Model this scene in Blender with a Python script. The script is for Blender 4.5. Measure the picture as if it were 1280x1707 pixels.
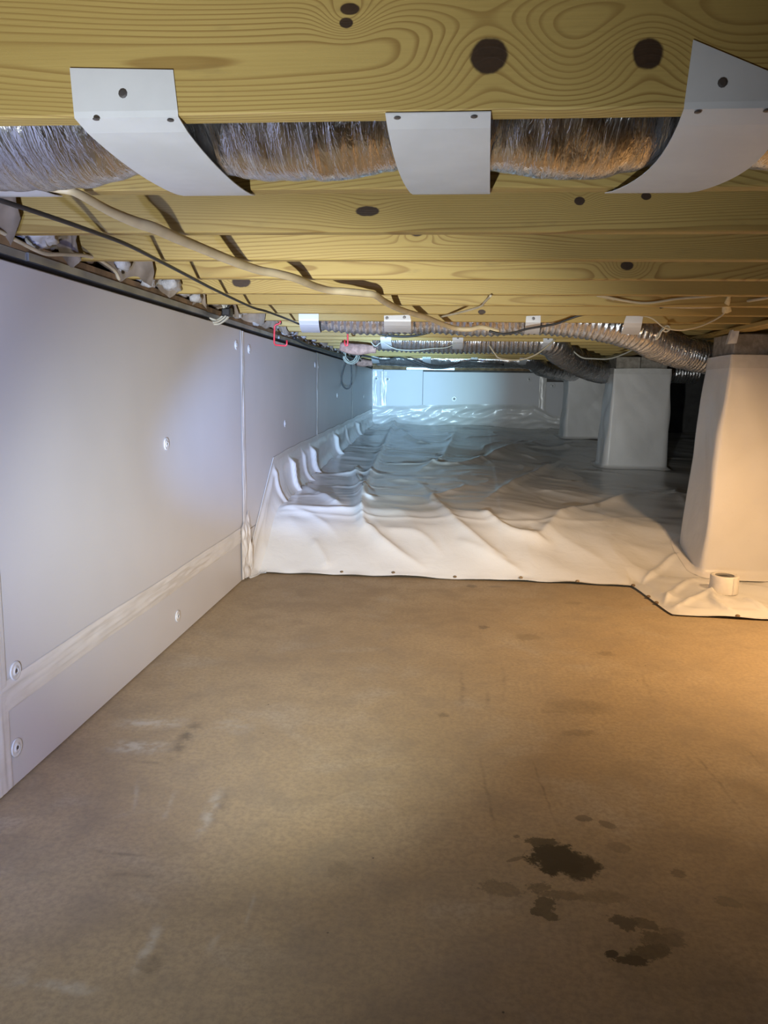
import bpy, math, random
import numpy as np
from mathutils import Vector, Matrix

random.seed(7)
for o in list(bpy.data.objects):
    bpy.data.objects.remove(o)
scn = bpy.context.scene
COL = scn.collection

# ------------------------------------------------------------------ camera
# X right, Y depth along the foam wall, Z up; slab top is z = 0
FPX, YAW, PITCH, ROLL, CAMZ = 1283.0, 0.0827, 0.1561, 0.0147, 1.086
_f = Vector((-math.sin(YAW)*math.cos(PITCH), math.cos(YAW)*math.cos(PITCH), -math.sin(PITCH)))
_r0 = Vector((math.cos(YAW), math.sin(YAW), 0)); _u0 = _r0.cross(_f)
_r = math.cos(ROLL)*_r0 + math.sin(ROLL)*_u0
_u = -math.sin(ROLL)*_r0 + math.cos(ROLL)*_u0
cam_data = bpy.data.cameras.new('camera'); cam = bpy.data.objects.new('camera', cam_data)
COL.objects.link(cam)
M = Matrix((( _r.x, _u.x, -_f.x, 0), (_r.y, _u.y, -_f.y, 0), (_r.z, _u.z, -_f.z, CAMZ), (0, 0, 0, 1)))
cam.matrix_world = M
cam_data.sensor_fit = 'HORIZONTAL'; cam_data.sensor_width = 36.0
cam_data.lens = FPX/1280*36.0; cam_data.clip_start = 0.02; cam_data.clip_end = 100
scn.camera = cam

def _ray(px, py): return _f + _r*((px-640)/FPX) - _u*((py-853.5)/FPX)
def at(px, py, Y):
    v = _ray(px, py); t = Y/v.y; return Vector((v.x*t, Y, CAMZ+v.z*t))
def atz(px, py, z):
    v = _ray(px, py); t = (z-CAMZ)/v.z; return Vector((v.x*t, v.y*t, z))
def atx(px, py, X):
    v = _ray(px, py); t = X/v.x; return Vector((X, v.y*t, CAMZ+v.z*t))

# ------------------------------------------------------------------ world and lights
world = bpy.data.worlds.new('world'); scn.world = world; world.use_nodes = True
world.node_tree.nodes['Background'].inputs[0].default_value = (0.0, 0.0, 0.0, 1)
world.node_tree.nodes['Background'].inputs[1].default_value = 0.0
scn.view_settings.view_transform = 'Standard'; scn.view_settings.look = 'None'
scn.view_settings.gamma = 1.0; scn.view_settings.use_curve_mapping = False
scn.view_settings.exposure = 0.0

def lamp(name, kind, loc, color, power, radius=.03, target=None, angle=None, blend=.3):
    d = bpy.data.lights.new(name, kind); d.energy = power; d.color = color
    o = bpy.data.objects.new(name, d); COL.objects.link(o); o.location = loc
    if kind != 'AREA': d.shadow_soft_size = radius
    if target is not None:
        o.rotation_euler = (Vector(target)-Vector(loc)).to_track_quat('-Z', 'Y').to_euler()
    if angle: d.spot_size = math.radians(angle); d.spot_blend = blend
    return o
# the photographer's headlamp: wide spill, a broad beam and a narrow cool hot spot aimed down the wall
HEAD = (-.35, .10, .62)
lamp('headlamp_spill', 'SPOT', HEAD, (.88, .95, 1.0), 98, .025, (-1.35, 4.10, 1.78), 116, 1.0)
lamp('headlamp_flood', 'SPOT', HEAD, (.95, 1.0, .97), 680, .025, (-.46, 3.80, .70), 53, 1.0)
lamp('headlamp_halo', 'SPOT', HEAD, (.22, .45, 1.0), 1700, .025, (-1.1, 6.5, 1.05), 20, .8)
lamp('headlamp_beam', 'SPOT', HEAD, (.40, .78, 1.0), 3600, .025, (-.55, 11.4, 1.17), 15, 1.0)
# cool LED torch held left of the camera, pointing at the foam wall
lamp('led_torch', 'SPOT', (-.45, .20, .95), (.32, .42, 1.0), 105, .03, (-1.156, 1.95, .75), 74, .8)
# halogen work light hung under the joists out of view on the right, shining at the near pier and the slab
lamp('work_light', 'SPOT', (1.84, 3.10, 1.30), (1.0, .62, .30), 165, .05, (1.28, 3.55, .10), 148, .9)

# ------------------------------------------------------------------ helpers
def link(name, me, mat=None, parent=None):
    o = bpy.data.objects.new(name, me); COL.objects.link(o)
    if mat is not None: me.materials.append(mat)
    if parent is not None: o.parent = parent
    return o
def off(parent):
    p = Vector((0, 0, 0))
    while parent is not None:
        p += parent.location; parent = parent.parent
    return p
def mesh(name, verts, faces, mat=None, parent=None, smooth=False):
    s = off(parent)
    me = bpy.data.meshes.new(name)
    if isinstance(verts, np.ndarray): verts = (verts - np.array(s)).tolist()
    else: verts = [(v[0]-s.x, v[1]-s.y, v[2]-s.z) for v in verts]
    me.from_pydata(verts, [], faces); me.update()
    if smooth: me.polygons.foreach_set('use_smooth', [True]*len(me.polygons))
    return link(name, me, mat, parent)
def thing(name, loc, label, cat, group=None):
    o = bpy.data.objects.new(name, None); COL.objects.link(o); o.location = loc
    o.empty_display_size = .05
    tag(o, label, cat, group); return o
def tag(o, label, cat, group=None):
    o['label'] = label; o['category'] = cat
    if group: o['group'] = group
    return o
def structure(o): o['kind'] = 'structure'; return o
BF = [(0,1,2,3), (4,7,6,5), (0,4,5,1), (1,5,6,2), (2,6,7,3), (3,7,4,0)]
def boxv(x0, x1, y0, y1, z0, z1):
    return [(x0,y0,z0),(x0,y1,z0),(x1,y1,z0),(x1,y0,z0),(x0,y0,z1),(x0,y1,z1),(x1,y1,z1),(x1,y0,z1)]
def box(name, x0, x1, y0, y1, z0, z1, mat, parent=None):
    return mesh(name, boxv(x0,x1,y0,y1,z0,z1), BF, mat, parent)
def grid_faces(nu, nv, close_u=False):
    f = []
    for j in range(nv-1):
        for i in range(nu if close_u else nu-1):
            a = j*nu+i; b = j*nu+(i+1) % nu
            f.append((a, b, b+nu, a+nu))
    return f
def spline(pts, n):
    """Catmull-Rom through pts, n samples per span"""
    P = [np.array(p, float) for p in pts]
    P = [2*P[0]-P[1]] + P + [2*P[-1]-P[-2]]
    out = []
    for i in range(1, len(P)-2):
        a, b, c, d = P[i-1], P[i], P[i+1], P[i+2]
        for k in range(n):
            t = k/n
            out.append(.5*((2*b)+(-a+c)*t+(2*a-5*b+4*c-d)*t*t+(-a+3*b-3*c+d)*t**3))
    out.append(P[-2]); return np.array(out)
def tube(name, pts, r, mat, parent=None, n=6, sides=8, rfun=None, up=(0,0,1), flat=1.0, seg=None):
    C = spline(pts, n) if n else np.array([list(p) for p in pts], float)
    if seg:   # resample evenly
        d = np.r_[0, np.cumsum(np.linalg.norm(np.diff(C, axis=0), axis=1))]
        m = max(8, int(d[-1]/seg)); s = np.linspace(0, d[-1], m)
        C = np.stack([np.interp(s, d, C[:, k]) for k in range(3)], 1)
    T = np.gradient(C, axis=0); T /= np.linalg.norm(T, axis=1)[:, None]+1e-9
    U = np.array(up, float); V = []
    prev = None
    for t in T:
        if prev is None:
            s = np.cross(t, U)
            if np.linalg.norm(s) < .1: s = np.cross(t, (1, 0, 0))
        else: s = prev - t*np.dot(prev, t)
        s /= np.linalg.norm(s); prev = s
        V.append((s, np.cross(s, t)))
    ang = np.linspace(0, 2*np.pi, sides, endpoint=False)
    verts = []
    for i, c in enumerate(C):
        rr = r if rfun is None else rfun(i/(len(C)-1), ang, c)*np.ones(sides)
        if rfun is None: rr = np.full(sides, r)
        s, w = V[i]
        verts.append(c + (np.cos(ang)*rr)[:, None]*s + (np.sin(ang)*rr*flat)[:, None]*w)
    verts = np.concatenate(verts)
    f = grid_faces(sides, len(C), True)
    f.append(tuple(range(sides-1, -1, -1))); k = (len(C)-1)*sides; f.append(tuple(range(k, k+sides)))
    return mesh(name, verts, f, mat, parent, True)
def lathe(name, prof, c, axis, mat, parent=None, n=20, smooth=True, caps=True):
    """prof: (radius, height) pairs along axis ('x','y','z') from centre c"""
    v = []
    for r, h in prof:
        for k in range(n):
            a = 2*math.pi*k/n; p, q = r*math.cos(a), r*math.sin(a)
            d = {'x': (h, p, q), 'y': (q, h, p), 'z': (p, q, h)}[axis]
            v.append((c[0]+d[0], c[1]+d[1], c[2]+d[2]))
    f = grid_faces(n, len(prof), True)
    if caps: f.append(tuple(range(n-1, -1, -1))); k = (len(prof)-1)*n; f.append(tuple(range(k, k+n)))
    return mesh(name, v, f, mat, parent, smooth)
def ribbon(name, A, B, th, mat, parent=None):
    """solid strip between two 3D edge polylines A and B"""
    A = np.array([list(p) for p in A], float); B = np.array([list(p) for p in B], float); n = len(A)
    T = np.gradient((A+B)/2, axis=0); N = np.cross(T, B-A); N /= np.linalg.norm(N, axis=1)[:, None]+1e-9
    v = np.concatenate([A, B, A+N*th, B+N*th]); f = []
    for i in range(n-1):
        f += [(i, i+1, n+i+1, n+i), (2*n+i, 3*n+i, 3*n+i+1, 2*n+i+1), (i, 2*n+i, 2*n+i+1, i+1), (n+i, n+i+1, 3*n+i+1, 3*n+i)]
    f += [(0, n, 3*n, 2*n), (n-1, 3*n-1, 4*n-1, 2*n-1)]
    return mesh(name, v, f, mat, parent)

# numpy gradient noise
_rs = np.random.RandomState(3)
_perm = _rs.permutation(512); _perm = np.r_[_perm, _perm, _perm]
_g = _rs.uniform(0, 2*np.pi, 512)
def noise2(x, y, seed=0):
    x = np.asarray(x, float)+seed*17.3; y = np.asarray(y, float)+seed*9.1
    xi = np.floor(x).astype(int); yi = np.floor(y).astype(int); xf = x-xi; yf = y-yi
    def gr(ix, iy, dx, dy):
        a = _g[_perm[_perm[ix & 511] + (iy & 511)] & 511]; return np.cos(a)*dx+np.sin(a)*dy
    u = xf**3*(xf*(xf*6-15)+10); v = yf**3*(yf*(yf*6-15)+10)
    n00 = gr(xi, yi, xf, yf); n10 = gr(xi+1, yi, xf-1, yf); n01 = gr(xi, yi+1, xf, yf-1); n11 = gr(xi+1, yi+1, xf-1, yf-1)
    return ((n00*(1-u)+n10*u)*(1-v)+(n01*(1-u)+n11*u)*v)*1.5
def sstep(a, b, x):
    t = np.clip((np.asarray(x, float)-a)/(b-a), 0, 1); return t*t*(3-2*t)

# ------------------------------------------------------------------ materials
class NT:
    def __init__(self, name):
        self.m = bpy.data.materials.new(name); self.m.use_nodes = True
        self.t = self.m.node_tree; self.b = self.t.nodes['Principled BSDF']
    def n(self, typ, **kw):
        nd = self.t.nodes.new(typ)
        for k, v in kw.items(): setattr(nd, k, v)
        return nd
    def l(self, a, b): self.t.links.new(a, b)
    def put(self, sock, v):
        if isinstance(v, (int, float)): sock.default_value = v
        elif isinstance(v, (tuple, list)):
            sock.default_value = (*v, 1) if len(v) == 3 and sock.type == 'RGBA' else v
        else: self.l(v, sock)
    def math(self, op, a, b=0.0, c=None, clamp=False):
        nd = self.n('ShaderNodeMath', operation=op, use_clamp=clamp)
        self.put(nd.inputs[0], a); self.put(nd.inputs[1], b)
        if c is not None: self.put(nd.inputs[2], c)
        return nd.outputs[0]
    def coord(self, which='Object', scale=None, rot=None, loc=None, src=None):
        if src is None: src = self.n('ShaderNodeTexCoord').outputs[which]
        if scale is None and rot is None and loc is None: return src
        mp = self.n('ShaderNodeMapping'); self.l(src, mp.inputs[0])
        if scale: mp.inputs['Scale'].default_value = scale
        if rot: mp.inputs['Rotation'].default_value = rot
        if loc: mp.inputs['Location'].default_value = loc
        return mp.outputs[0]
    def noise(self, vec, scale, detail=3, rough=.55, dist=0):
        nd = self.n('ShaderNodeTexNoise'); self.l(vec, nd.inputs['Vector'])
        nd.inputs['Scale'].default_value = scale; nd.inputs['Detail'].default_value = detail
        nd.inputs['Roughness'].default_value = rough; nd.inputs['Distortion'].default_value = dist
        return nd.outputs[0]
    def ramp(self, fac, stops):
        nd = self.n('ShaderNodeValToRGB'); self.put(nd.inputs[0], fac); cr = nd.color_ramp
        while len(cr.elements) < len(stops): cr.elements.new(.5)
        for e, (p, c) in zip(cr.elements, stops):
            e.position = p; e.color = (*c, 1) if isinstance(c, (tuple, list)) else (c, c, c, 1)
        return nd.outputs[0]
    def mix(self, fac, a, b, mode='MIX'):
        nd = self.n('ShaderNodeMix', data_type='RGBA', blend_type=mode)
        self.put(nd.inputs[0], fac); self.put(nd.inputs[6], a); self.put(nd.inputs[7], b); return nd.outputs[2]
    def maprange(self, v, a, b, c=0., d=1., smooth=True):
        nd = self.n('ShaderNodeMapRange', interpolation_type='SMOOTHSTEP' if smooth else 'LINEAR')
        self.put(nd.inputs[0], v)
        for i, q in enumerate((a, b, c, d)): nd.inputs[1+i].default_value = q
        return nd.outputs[0]
    def bump(self, h, strength, dist=.01, prev=None):
        nd = self.n('ShaderNodeBump'); nd.inputs['Strength'].default_value = strength
        nd.inputs['Distance'].default_value = dist; self.l(h, nd.inputs['Height'])
        if prev is not None: self.l(prev, nd.inputs['Normal'])
        return nd.outputs[0]
    def done(self, color=None, rough=None, normal=None, metal=None, **kw):
        i = self.b.inputs
        if color is not None: self.put(i['Base Color'], color)
        if rough is not None: self.put(i['Roughness'], rough)
        if normal is not None: self.l(normal, i['Normal'])
        if metal is not None: self.put(i['Metallic'], metal)
        for k, v in kw.items(): self.put(i[k.replace('_', ' ')], v)
        return self.m

def simple(name, col, rough=.6, var=.12, nscale=18, metal=0, bump=.08, bscale=60):
    t = NT(name); c = t.coord()
    n = t.noise(c, nscale, 3); v = t.maprange(n, .3, .7, 1-var, 1+var)
    cc = t.mix(1.0, col, v, 'MULTIPLY')
    return t.done(cc, rough, t.bump(t.noise(c, bscale, 2), bump, .004), metal)

def world_pos(t):
    return t.n('ShaderNodeNewGeometry').outputs['Position']

# --- pine joists: growth rings round a wandering pith, deflected by knots
def pine(name, knots=(), seed=0, tint=1.0, ring=230., pith=(-.10, .10)):
    t = NT(name); pos = world_pos(t)
    sep = t.n('ShaderNodeSeparateXYZ'); t.l(pos, sep.inputs[0]); X, Y, Z = sep.outputs
    w = t.noise(t.coord(src=pos, scale=(.38, 2.0, 1.6), loc=(seed*3.7, seed*1.3, 0)), 1.0, 1, .4)
    w2 = t.noise(t.coord(src=pos, scale=(1.1, 5, 7), loc=(seed*2.1, 0, seed)), 1.0, 2, .5)
    zz = t.math('ADD', t.math('SUBTRACT', Z, JB+pith[1]), t.maprange(w, .25, .75, -.17, .17, False))
    rr = t.math('SQRT', t.math('ADD', t.math('MULTIPLY', zz, zz), pith[0]*pith[0]))
    rr = t.math('ADD', rr, t.maprange(w2, .25, .75, -.007, .007, False))
    core = None
    for (kx, kz, rx, rz) in knots:
        dx = t.math('DIVIDE', t.math('SUBTRACT', X, kx), rx); dz = t.math('DIVIDE', t.math('SUBTRACT', Z, kz), rz)
        d2 = t.math('ADD', t.math('MULTIPLY', dx, dx), t.math('MULTIPLY', dz, dz))
        wx = t.math('MULTIPLY', dx, .45)
        d2s = t.math('ADD', t.math('MULTIPLY', wx, wx), t.math('MULTIPLY', dz, t.math('MULTIPLY', dz, .30)))
        g = t.math('EXPONENT', t.math('MULTIPLY', d2s, -.5))
        rr = t.math('ADD', rr, t.math('MULTIPLY', g, .040*max(rz/.022, .5)))
        wob = t.noise(t.coord(src=pos, scale=(1, 1, 1)), 55, 2)
        dd = t.math('ADD', d2, t.math('MULTIPLY', t.math('SUBTRACT', wob, .5), .5))
        k = t.maprange(dd, .75, 1.15, 1, 0)
        core = k if core is None else t.math('MAXIMUM', core, k)
    ph = t.math('FRACT', t.math('MULTIPLY', rr, ring))
    late = t.math('MULTIPLY', t.maprange(ph, .5, .9, 0, 1), t.maprange(ph, .9, 1.0, 1, 0))
    fib = t.noise(t.coord(src=pos, scale=(6, 260, 260)), 1.0, 3, .6)
    pat = t.noise(t.coord(src=pos, scale=(2.2, 7, 9), loc=(seed, 0, 0)), 1.0, 3, .6)
    light = t.mix(pat, (.52*tint, .385*tint, .130*tint), (.37*tint, .255*tint, .072*tint))
    col = t.mix(t.math('MULTIPLY', late, t.maprange(pat, .3, .75, .92, .50)), light, (.25*tint, .145*tint, .035*tint))
    col = t.mix(t.maprange(fib, .35, .75, 0, .25), col, (.34*tint, .23*tint, .07*tint))
    bl = t.noise(t.coord(src=pos, scale=(5, 14, 22), loc=(0, seed, 0)), 1.0, 4, .65)
    col = t.mix(t.maprange(bl, .60, .78, 0, .45), col, (.22*tint, .16*tint, .06*tint))
    if core is not None: col = t.mix(core, col, t.mix(t.noise(pos, 90, 3), (.020, .011, .006), (.055, .028, .012)))
    bmp = t.bump(t.math('ADD', t.math('MULTIPLY', late, .5), fib), .22, .0012)
    return t.done(col, .62, bmp)

JB, JH, JT = 1.472, .235, .038          # joist bottom, height, thickness
JY0, JS = 1.149, .4064                   # first joist in view, spacing
AX = -1.156                              # face of the foam wall
FARY = 11.50
RIGHTX = 5.2

def concrete():
    t = NT('concrete_slab'); pos = world_pos(t)
    sep = t.n('ShaderNodeSeparateXYZ'); t.l(pos, sep.inputs[0]); X, Y, _ = sep.outputs
    big = t.noise(pos, 1.3, 4, .6, .3); mid = t.noise(pos, 6.0, 5, .65, .2); fine = t.noise(pos, 70, 4, .7)
    col = t.mix(t.maprange(big, .3, .7), (.45, .345, .205), (.37, .275, .158))
    col = t.mix(t.maprange(mid, .42, .72, 0, .55), col, (.27, .215, .145))
    col = t.mix(t.maprange(t.noise(t.coord(src=pos, loc=(4, 2, 0)), 2.6, 4, .6, .5), .52, .75, 0, .5), col, (.47, .41, .31))
    col = t.mix(t.maprange(fine, .35, .7, 0, .6), col, (.24, .19, .13))
    edge = t.noise(pos, 105, 5, .8); edge2 = t.noise(pos, 24, 3, .6); slow = t.noise(pos, 7, 2, .5)
    wob = t.math('ADD', t.math('MULTIPLY', t.math('SUBTRACT', edge, .5), 2.3), t.math('MULTIPLY', t.math('SUBTRACT', edge2, .5), 2.2))
    wet = None
    def blob(px, py, rx, ry, rot=0, amt=1.0, soft=.12, w=1.0):
        """stain at a slab point with radii in metres"""
        c = atz(px, py, 0)
        ca, sa = math.cos(rot), math.sin(rot)
        dx = t.math('SUBTRACT', X, c.x); dy = t.math('SUBTRACT', Y, c.y)
        u = t.math('DIVIDE', t.math('ADD', t.math('MULTIPLY', dx, ca), t.math('MULTIPLY', dy, sa)), rx)
        v = t.math('DIVIDE', t.math('SUBTRACT', t.math('MULTIPLY', dy, ca), t.math('MULTIPLY', dx, sa)), ry)
        d = t.math('SQRT', t.math('ADD', t.math('MULTIPLY', u, u), t.math('MULTIPLY', v, v)))
        d = t.math('ADD', d, t.math('MULTIPLY', wob, w))
        return t.math('MULTIPLY', t.maprange(d, 1-soft, 1+soft, 1, 0), amt)
    def over(lst):
        o = None
        for b in lst: o = b if o is None else t.math('MAXIMUM', o, b)
        return o
    # damp, oily stains
    wet = over([
        blob(928, 1432, .068, .062, -.5, 1.0, .14, .55), blob(905, 1405, .040, .022, 0, .8, .14, .6),
        blob(965, 1445, .052, .052, 0, .95, .2, .5), blob(900, 1478, .028, .016, .3, .55, .12),
        blob(910, 1508, .024, .024, .4, .72, .10, .9), blob(893, 1520, .014, .014, 0, .75, .10, .8), blob(918, 1528, .016, .014, 0, .7, .10, .8), blob(935, 1492, .040, .016, 0, .5, .12),
        blob(832, 1480, .048, .026, -.2, .40, .10, .9), blob(860, 1432, .025, .006, .5, .5, .2, .6),
        blob(1005, 1495, .050, .022, .1, .36, .2, .8), blob(1040, 1537, .026, .022, -.3, .75, .10, .9), blob(1072, 1540, .034, .018, -.5, .6, .10, .9), blob(1090, 1562, .030, .020, -.9, .6, .12, .9),
        blob(1020, 1590, .016, .012, .4, .95, .1, .5), blob(1050, 1601, .038, .014, .1, .9, .12, .7),
        blob(1085, 1588, .052, .022, .35, .72, .15, .8), blob(1110, 1570, .045, .024, .1, .55, .2, .8),
        blob(1120, 1555, .030, .016, 0, .38, .3, .6),
        blob(974, 1365, .020, .016, 0, .55, .12, .7), blob(1012, 1374, .022, .014, -.7, .5, .12, .7),
        blob(1032, 1413, .028, .022, 0, .36, .12, .6), blob(1131, 1455, .020, .016, .1, .5, .15, .8),
        blob(1212, 1504, .026, .018, -.2, .5, .15, .8), blob(860, 1394, .012, .008, -.3, .6, .15),
        blob(970, 1222, .055, .024, .1, .26, .1, .9), blob(965, 1178, .110, .065, 0, .22, .35, .5),
        blob(925, 1186, .04, .014, 0, .22, .2), blob(806, 1046, .022, .026, 0, .42, .2),
        blob(880, 1062, .055, .05, 0, .28, .3), blob(786, 977, .03, .03, 0, .42, .2, .6), blob(828, 978, .05, .022, 0, .35, .3),
        blob(1010, 1090, .03, .03, 0, .25, .3), blob(738, 1192, .018, .015, 0, .35, .3), blob(568, 1450, .030, .03, 0, .20, .3),
        blob(252, 1606, .022, .022, 0, .32, .35, .6),
        blob(955, 1005, .045, .03, 0, .2, .3), blob(1120, 1600, .13, .10, 0, .17, .35, .5), blob(940, 1450, .22, .17, .2, .12, .4, .5)])
    col = t.mix(wet, col, (.052, .040, .024))
    # scraped lines and scuffs
    def line(p, q, width, amt):
        a, b = atz(*p, 0), atz(*q, 0); mx, my = (p[0]+q[0])/2, (p[1]+q[1])/2
        # centre in world space
        c = (a+b)/2; L = (b-a).length/2; rot = math.atan2(b.y-a.y, b.x-a.x)
        ca, sa = math.cos(rot), math.sin(rot)
        dx = t.math('SUBTRACT', X, c.x); dy = t.math('SUBTRACT', Y, c.y)
        u = t.math('DIVIDE', t.math('ADD', t.math('MULTIPLY', dx, ca), t.math('MULTIPLY', dy, sa)), L)
        v = t.math('SUBTRACT', t.math('MULTIPLY', dy, ca), t.math('MULTIPLY', dx, sa))
        v = t.math('ADD', v, t.math('MULTIPLY', t.math('SUBTRACT', slow, .5), .03))
        m = t.math('MULTIPLY', t.maprange(t.math('ABSOLUTE', v), 0, width*1.3, 1, 0), t.maprange(t.math('ABSOLUTE', u), .2, 1, 1, 0))
        return t.math('MULTIPLY', m, t.math('MULTIPLY', t.maprange(edge2, .35, .65, .1, .9), amt))
    dark = over([line((795,1240), (838,1435), .006, .5), line((878,1245), (938,1400), .005, .55), line((1125,1220), (1290,1410), .006, .5),
                 line((1235,1240), (1280,1290), .006, .4), line((770,1105), (772,1195), .012, .4), line((838,1105), (842,1160), .012, .3),
                 line((812,1140), (815,1190), .010, .35), line((265,1285), (345,1185), .030, .8), line((190,1262), (300,1277), .012, .4),
                 line((110,1414), (285,1430), .007, .5), line((150,1450), (290,1470), .012, .35), line((345,1385), (385,1310), .018, .7),
                 line((1062,1110), (1100,1190), .012, .3), line((0,1655), (120,1662), .012, .35), line((490,1450), (470,1510), .006, .3)])
    col = t.mix(dark, col, (.12, .095, .065))
    pale = over([line((175,1205), (330,1205), .050, .8), line((165,1242), (300,1248), .045, .9), line((320,1410), (375,1305), .022, .7),
                 line((270,1380), (295,1310), .010, .4), line((215,1365), (235,1290), .008, .3), line((215,1640), (280,1520), .016, .8),
                 line((0,1640), (190,1650), .018, .75), line((405,1560), (425,1480), .006, .35), line((330,1605), (380,1545), .008, .3),
                 line((340,1205), (440,1215), .07, .35)])
    col = t.mix(pale, col, (.52, .48, .40))
    # grit
    vo = t.n('ShaderNodeTexVoronoi'); t.l(pos, vo.inputs['Vector']); vo.inputs['Scale'].default_value = 9
    sp = t.math('MULTIPLY', t.maprange(vo.outputs['Distance'], .018, .035, 1, 0), t.maprange(t.noise(t.coord(src=pos, loc=(9, 3, 0)), 2.1, 2), .5, .6))
    col = t.mix(sp, col, (.05, .04, .03))
    rough = t.maprange(wet, 0, 1, .62, .36); rough = t.math('ADD', rough, t.maprange(mid, .3, .7, -.08, .10))
    nb = t.bump(mid, .10, .01); nb = t.bump(fine, .12, .002, nb); nb = t.bump(t.math('SUBTRACT', pale, dark), .25, .003, nb)
    return t.done(col, rough, nb)

def liner_mat(name='white_liner', base=(.71, .705, .69), rough=.27, weave=.06):
    t = NT(name); pos = world_pos(t)
    n = t.noise(pos, 2.2, 3); c = t.mix(t.maprange(n, .3, .7), base, tuple(b*.92 for b in base))
    d = t.noise(pos, 30, 4, .7); c = t.mix(t.maprange(d, .62, .8, 0, .18), c, (.40, .35, .28))
    wv = []
    for ax in (0, 1):
        w = t.n('ShaderNodeTexWave', wave_type='BANDS', bands_direction='XY'[ax]); t.l(pos, w.inputs['Vector'])
        w.inputs['Scale'].default_value = 55; w.inputs['Distortion'].default_value = .6; wv.append(w.outputs['Fac'])
    nb = t.bump(t.noise(t.coord(src=pos, scale=(1, 1.4, 1)), 9, 4, .62, .6), .22, .012)
    nb = t.bump(t.math('MULTIPLY', wv[0], wv[1]), weave, .002, nb)
    nb = t.bump(t.noise(pos, 190, 2), weave*1.4, .0015, nb)
    return t.done(c, rough, nb, Coat_Weight=.15, Coat_Roughness=.2)

def foam_mat():
    t = NT('white_foam_facer'); pos = world_pos(t)
    n = t.noise(pos, 1.1, 3); c = t.mix(t.maprange(n, .3, .7), (.60, .60, .615), (.55, .55, .565))
    d = t.noise(t.coord(src=pos, scale=(1, 1, 2)), 14, 4, .7); c = t.mix(t.maprange(d, .64, .82, 0, .15), c, (.42, .40, .37))
    return t.done(c, .42, t.bump(t.noise(pos, 3, 2), .06, .02, t.bump(t.noise(pos, 160, 2), .03, .001)))

def tape_mat():
    t = NT('white_seam_tape'); pos = world_pos(t)
    n = t.noise(t.coord(src=pos, scale=(3, 1, 3)), 6, 4, .6); c = t.mix(t.maprange(n, .3, .7), (.68, .665, .645), (.62, .605, .58))
    cr = t.noise(t.coord(src=pos, scale=(30, 2.2, 34)), 1, 4, .7, .4)
    return t.done(c, .25, t.bump(cr, .20, .006))

def foil(name='duct_foil', r0=.10, r1=.24, k=1.0):
    t = NT(name); pos = world_pos(t)
    a = t.noise(t.coord(src=pos, scale=(75, 11, 11)), 1, 4, .65, .8)
    b = t.noise(t.coord(src=pos, scale=(160, 60, 45)), 1, 2, .5)
    c = t.mix(t.noise(pos, 12, 3), (.66, .66, .68), (.50, .49, .49))
    nb = t.bump(a, .55, .010); nb = t.bump(b, .30, .003, nb)
    return t.done(c, t.maprange(t.noise(pos, 20, 2), .3, .7, r0, r1), nb, k)

MAT = {}
MAT['concrete'] = concrete(); MAT['liner'] = liner_mat(); MAT['foam'] = foam_mat(); MAT['tape'] = tape_mat(); MAT['foil'] = foil(); MAT['foil_dull'] = foil('weathered_duct_foil', .16, .32, .92)
MAT['wrap'] = liner_mat('pier_wrap', (.72, .70, .68), .50, .02)
MAT['strap'] = simple('white_strap_plastic', (.60, .61, .63), .42, .05, 9, 0, .06, 30)
MAT['nail'] = simple('nail_head', (.14, .13, .13), .45, .2, 40, .6)
MAT['block'] = simple('concrete_block', (.30, .27, .23), .9, .25, 22, 0, .5, 90)
MAT['wall'] = simple('foundation_concrete', (.10, .095, .09), .9, .2, 6, 0, .3, 40)
MAT['kraft'] = simple('kraft_paper', (.20, .155, .11), .7, .35, 9, 0, .5, 16)
MAT['fluff'] = simple('glass_fibre_wool', (.42, .41, .40), .95, .15, 30, 0, .9, 60)
MAT['pink'] = simple('pink_fibre_wool', (.36, .21, .17), .95, .25, 25, 0, .9, 60)
MAT['strip'] = simple('galvanised_strip', (.36, .38, .41), .38, .25, 5, .75, .15, 30)
MAT['black'] = simple('black_jacket', (.018, .018, .02), .45, .1)
MAT['tan'] = simple('tan_hose', (.50, .41, .25), .5, .12, 10, 0, .1, 20)
MAT['roll'] = simple('white_tape_roll', (.76, .72, .66), .45, .05)
MAT['cream'] = simple('cream_cable_jacket', (.46, .40, .28), .5, .1)
MAT['pale'] = simple('pale_cable_jacket', (.45, .44, .38), .5, .1)
MAT['red'] = simple('red_vinyl', (.62, .035, .045), .35, .08)
MAT['dark_wood'] = simple('dark_sill_wood', (.20, .13, .065), .75, .35, 14, 0, .4, 50)
MAT['gap_shade'] = simple('black_gap_shade', (.012, .012, .013), .8, .1)  # near-black colour standing in for shade inside the gap above the foam
MAT['washer'] = simple('clear_plastic_washer', (.60, .60, .60), .25, .08, 30)
MAT['subfloor'] = simple('subfloor_sheathing', (.40, .30, .17), .8, .3, 30, 0, .3, 60)
MAT['grey_card'] = simple('grey_card_core', (.22, .21, .20), .8, .1)
MAT['masking'] = simple('yellowed_masking_tape', (.62, .52, .30), .6, .2, 30)

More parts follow.
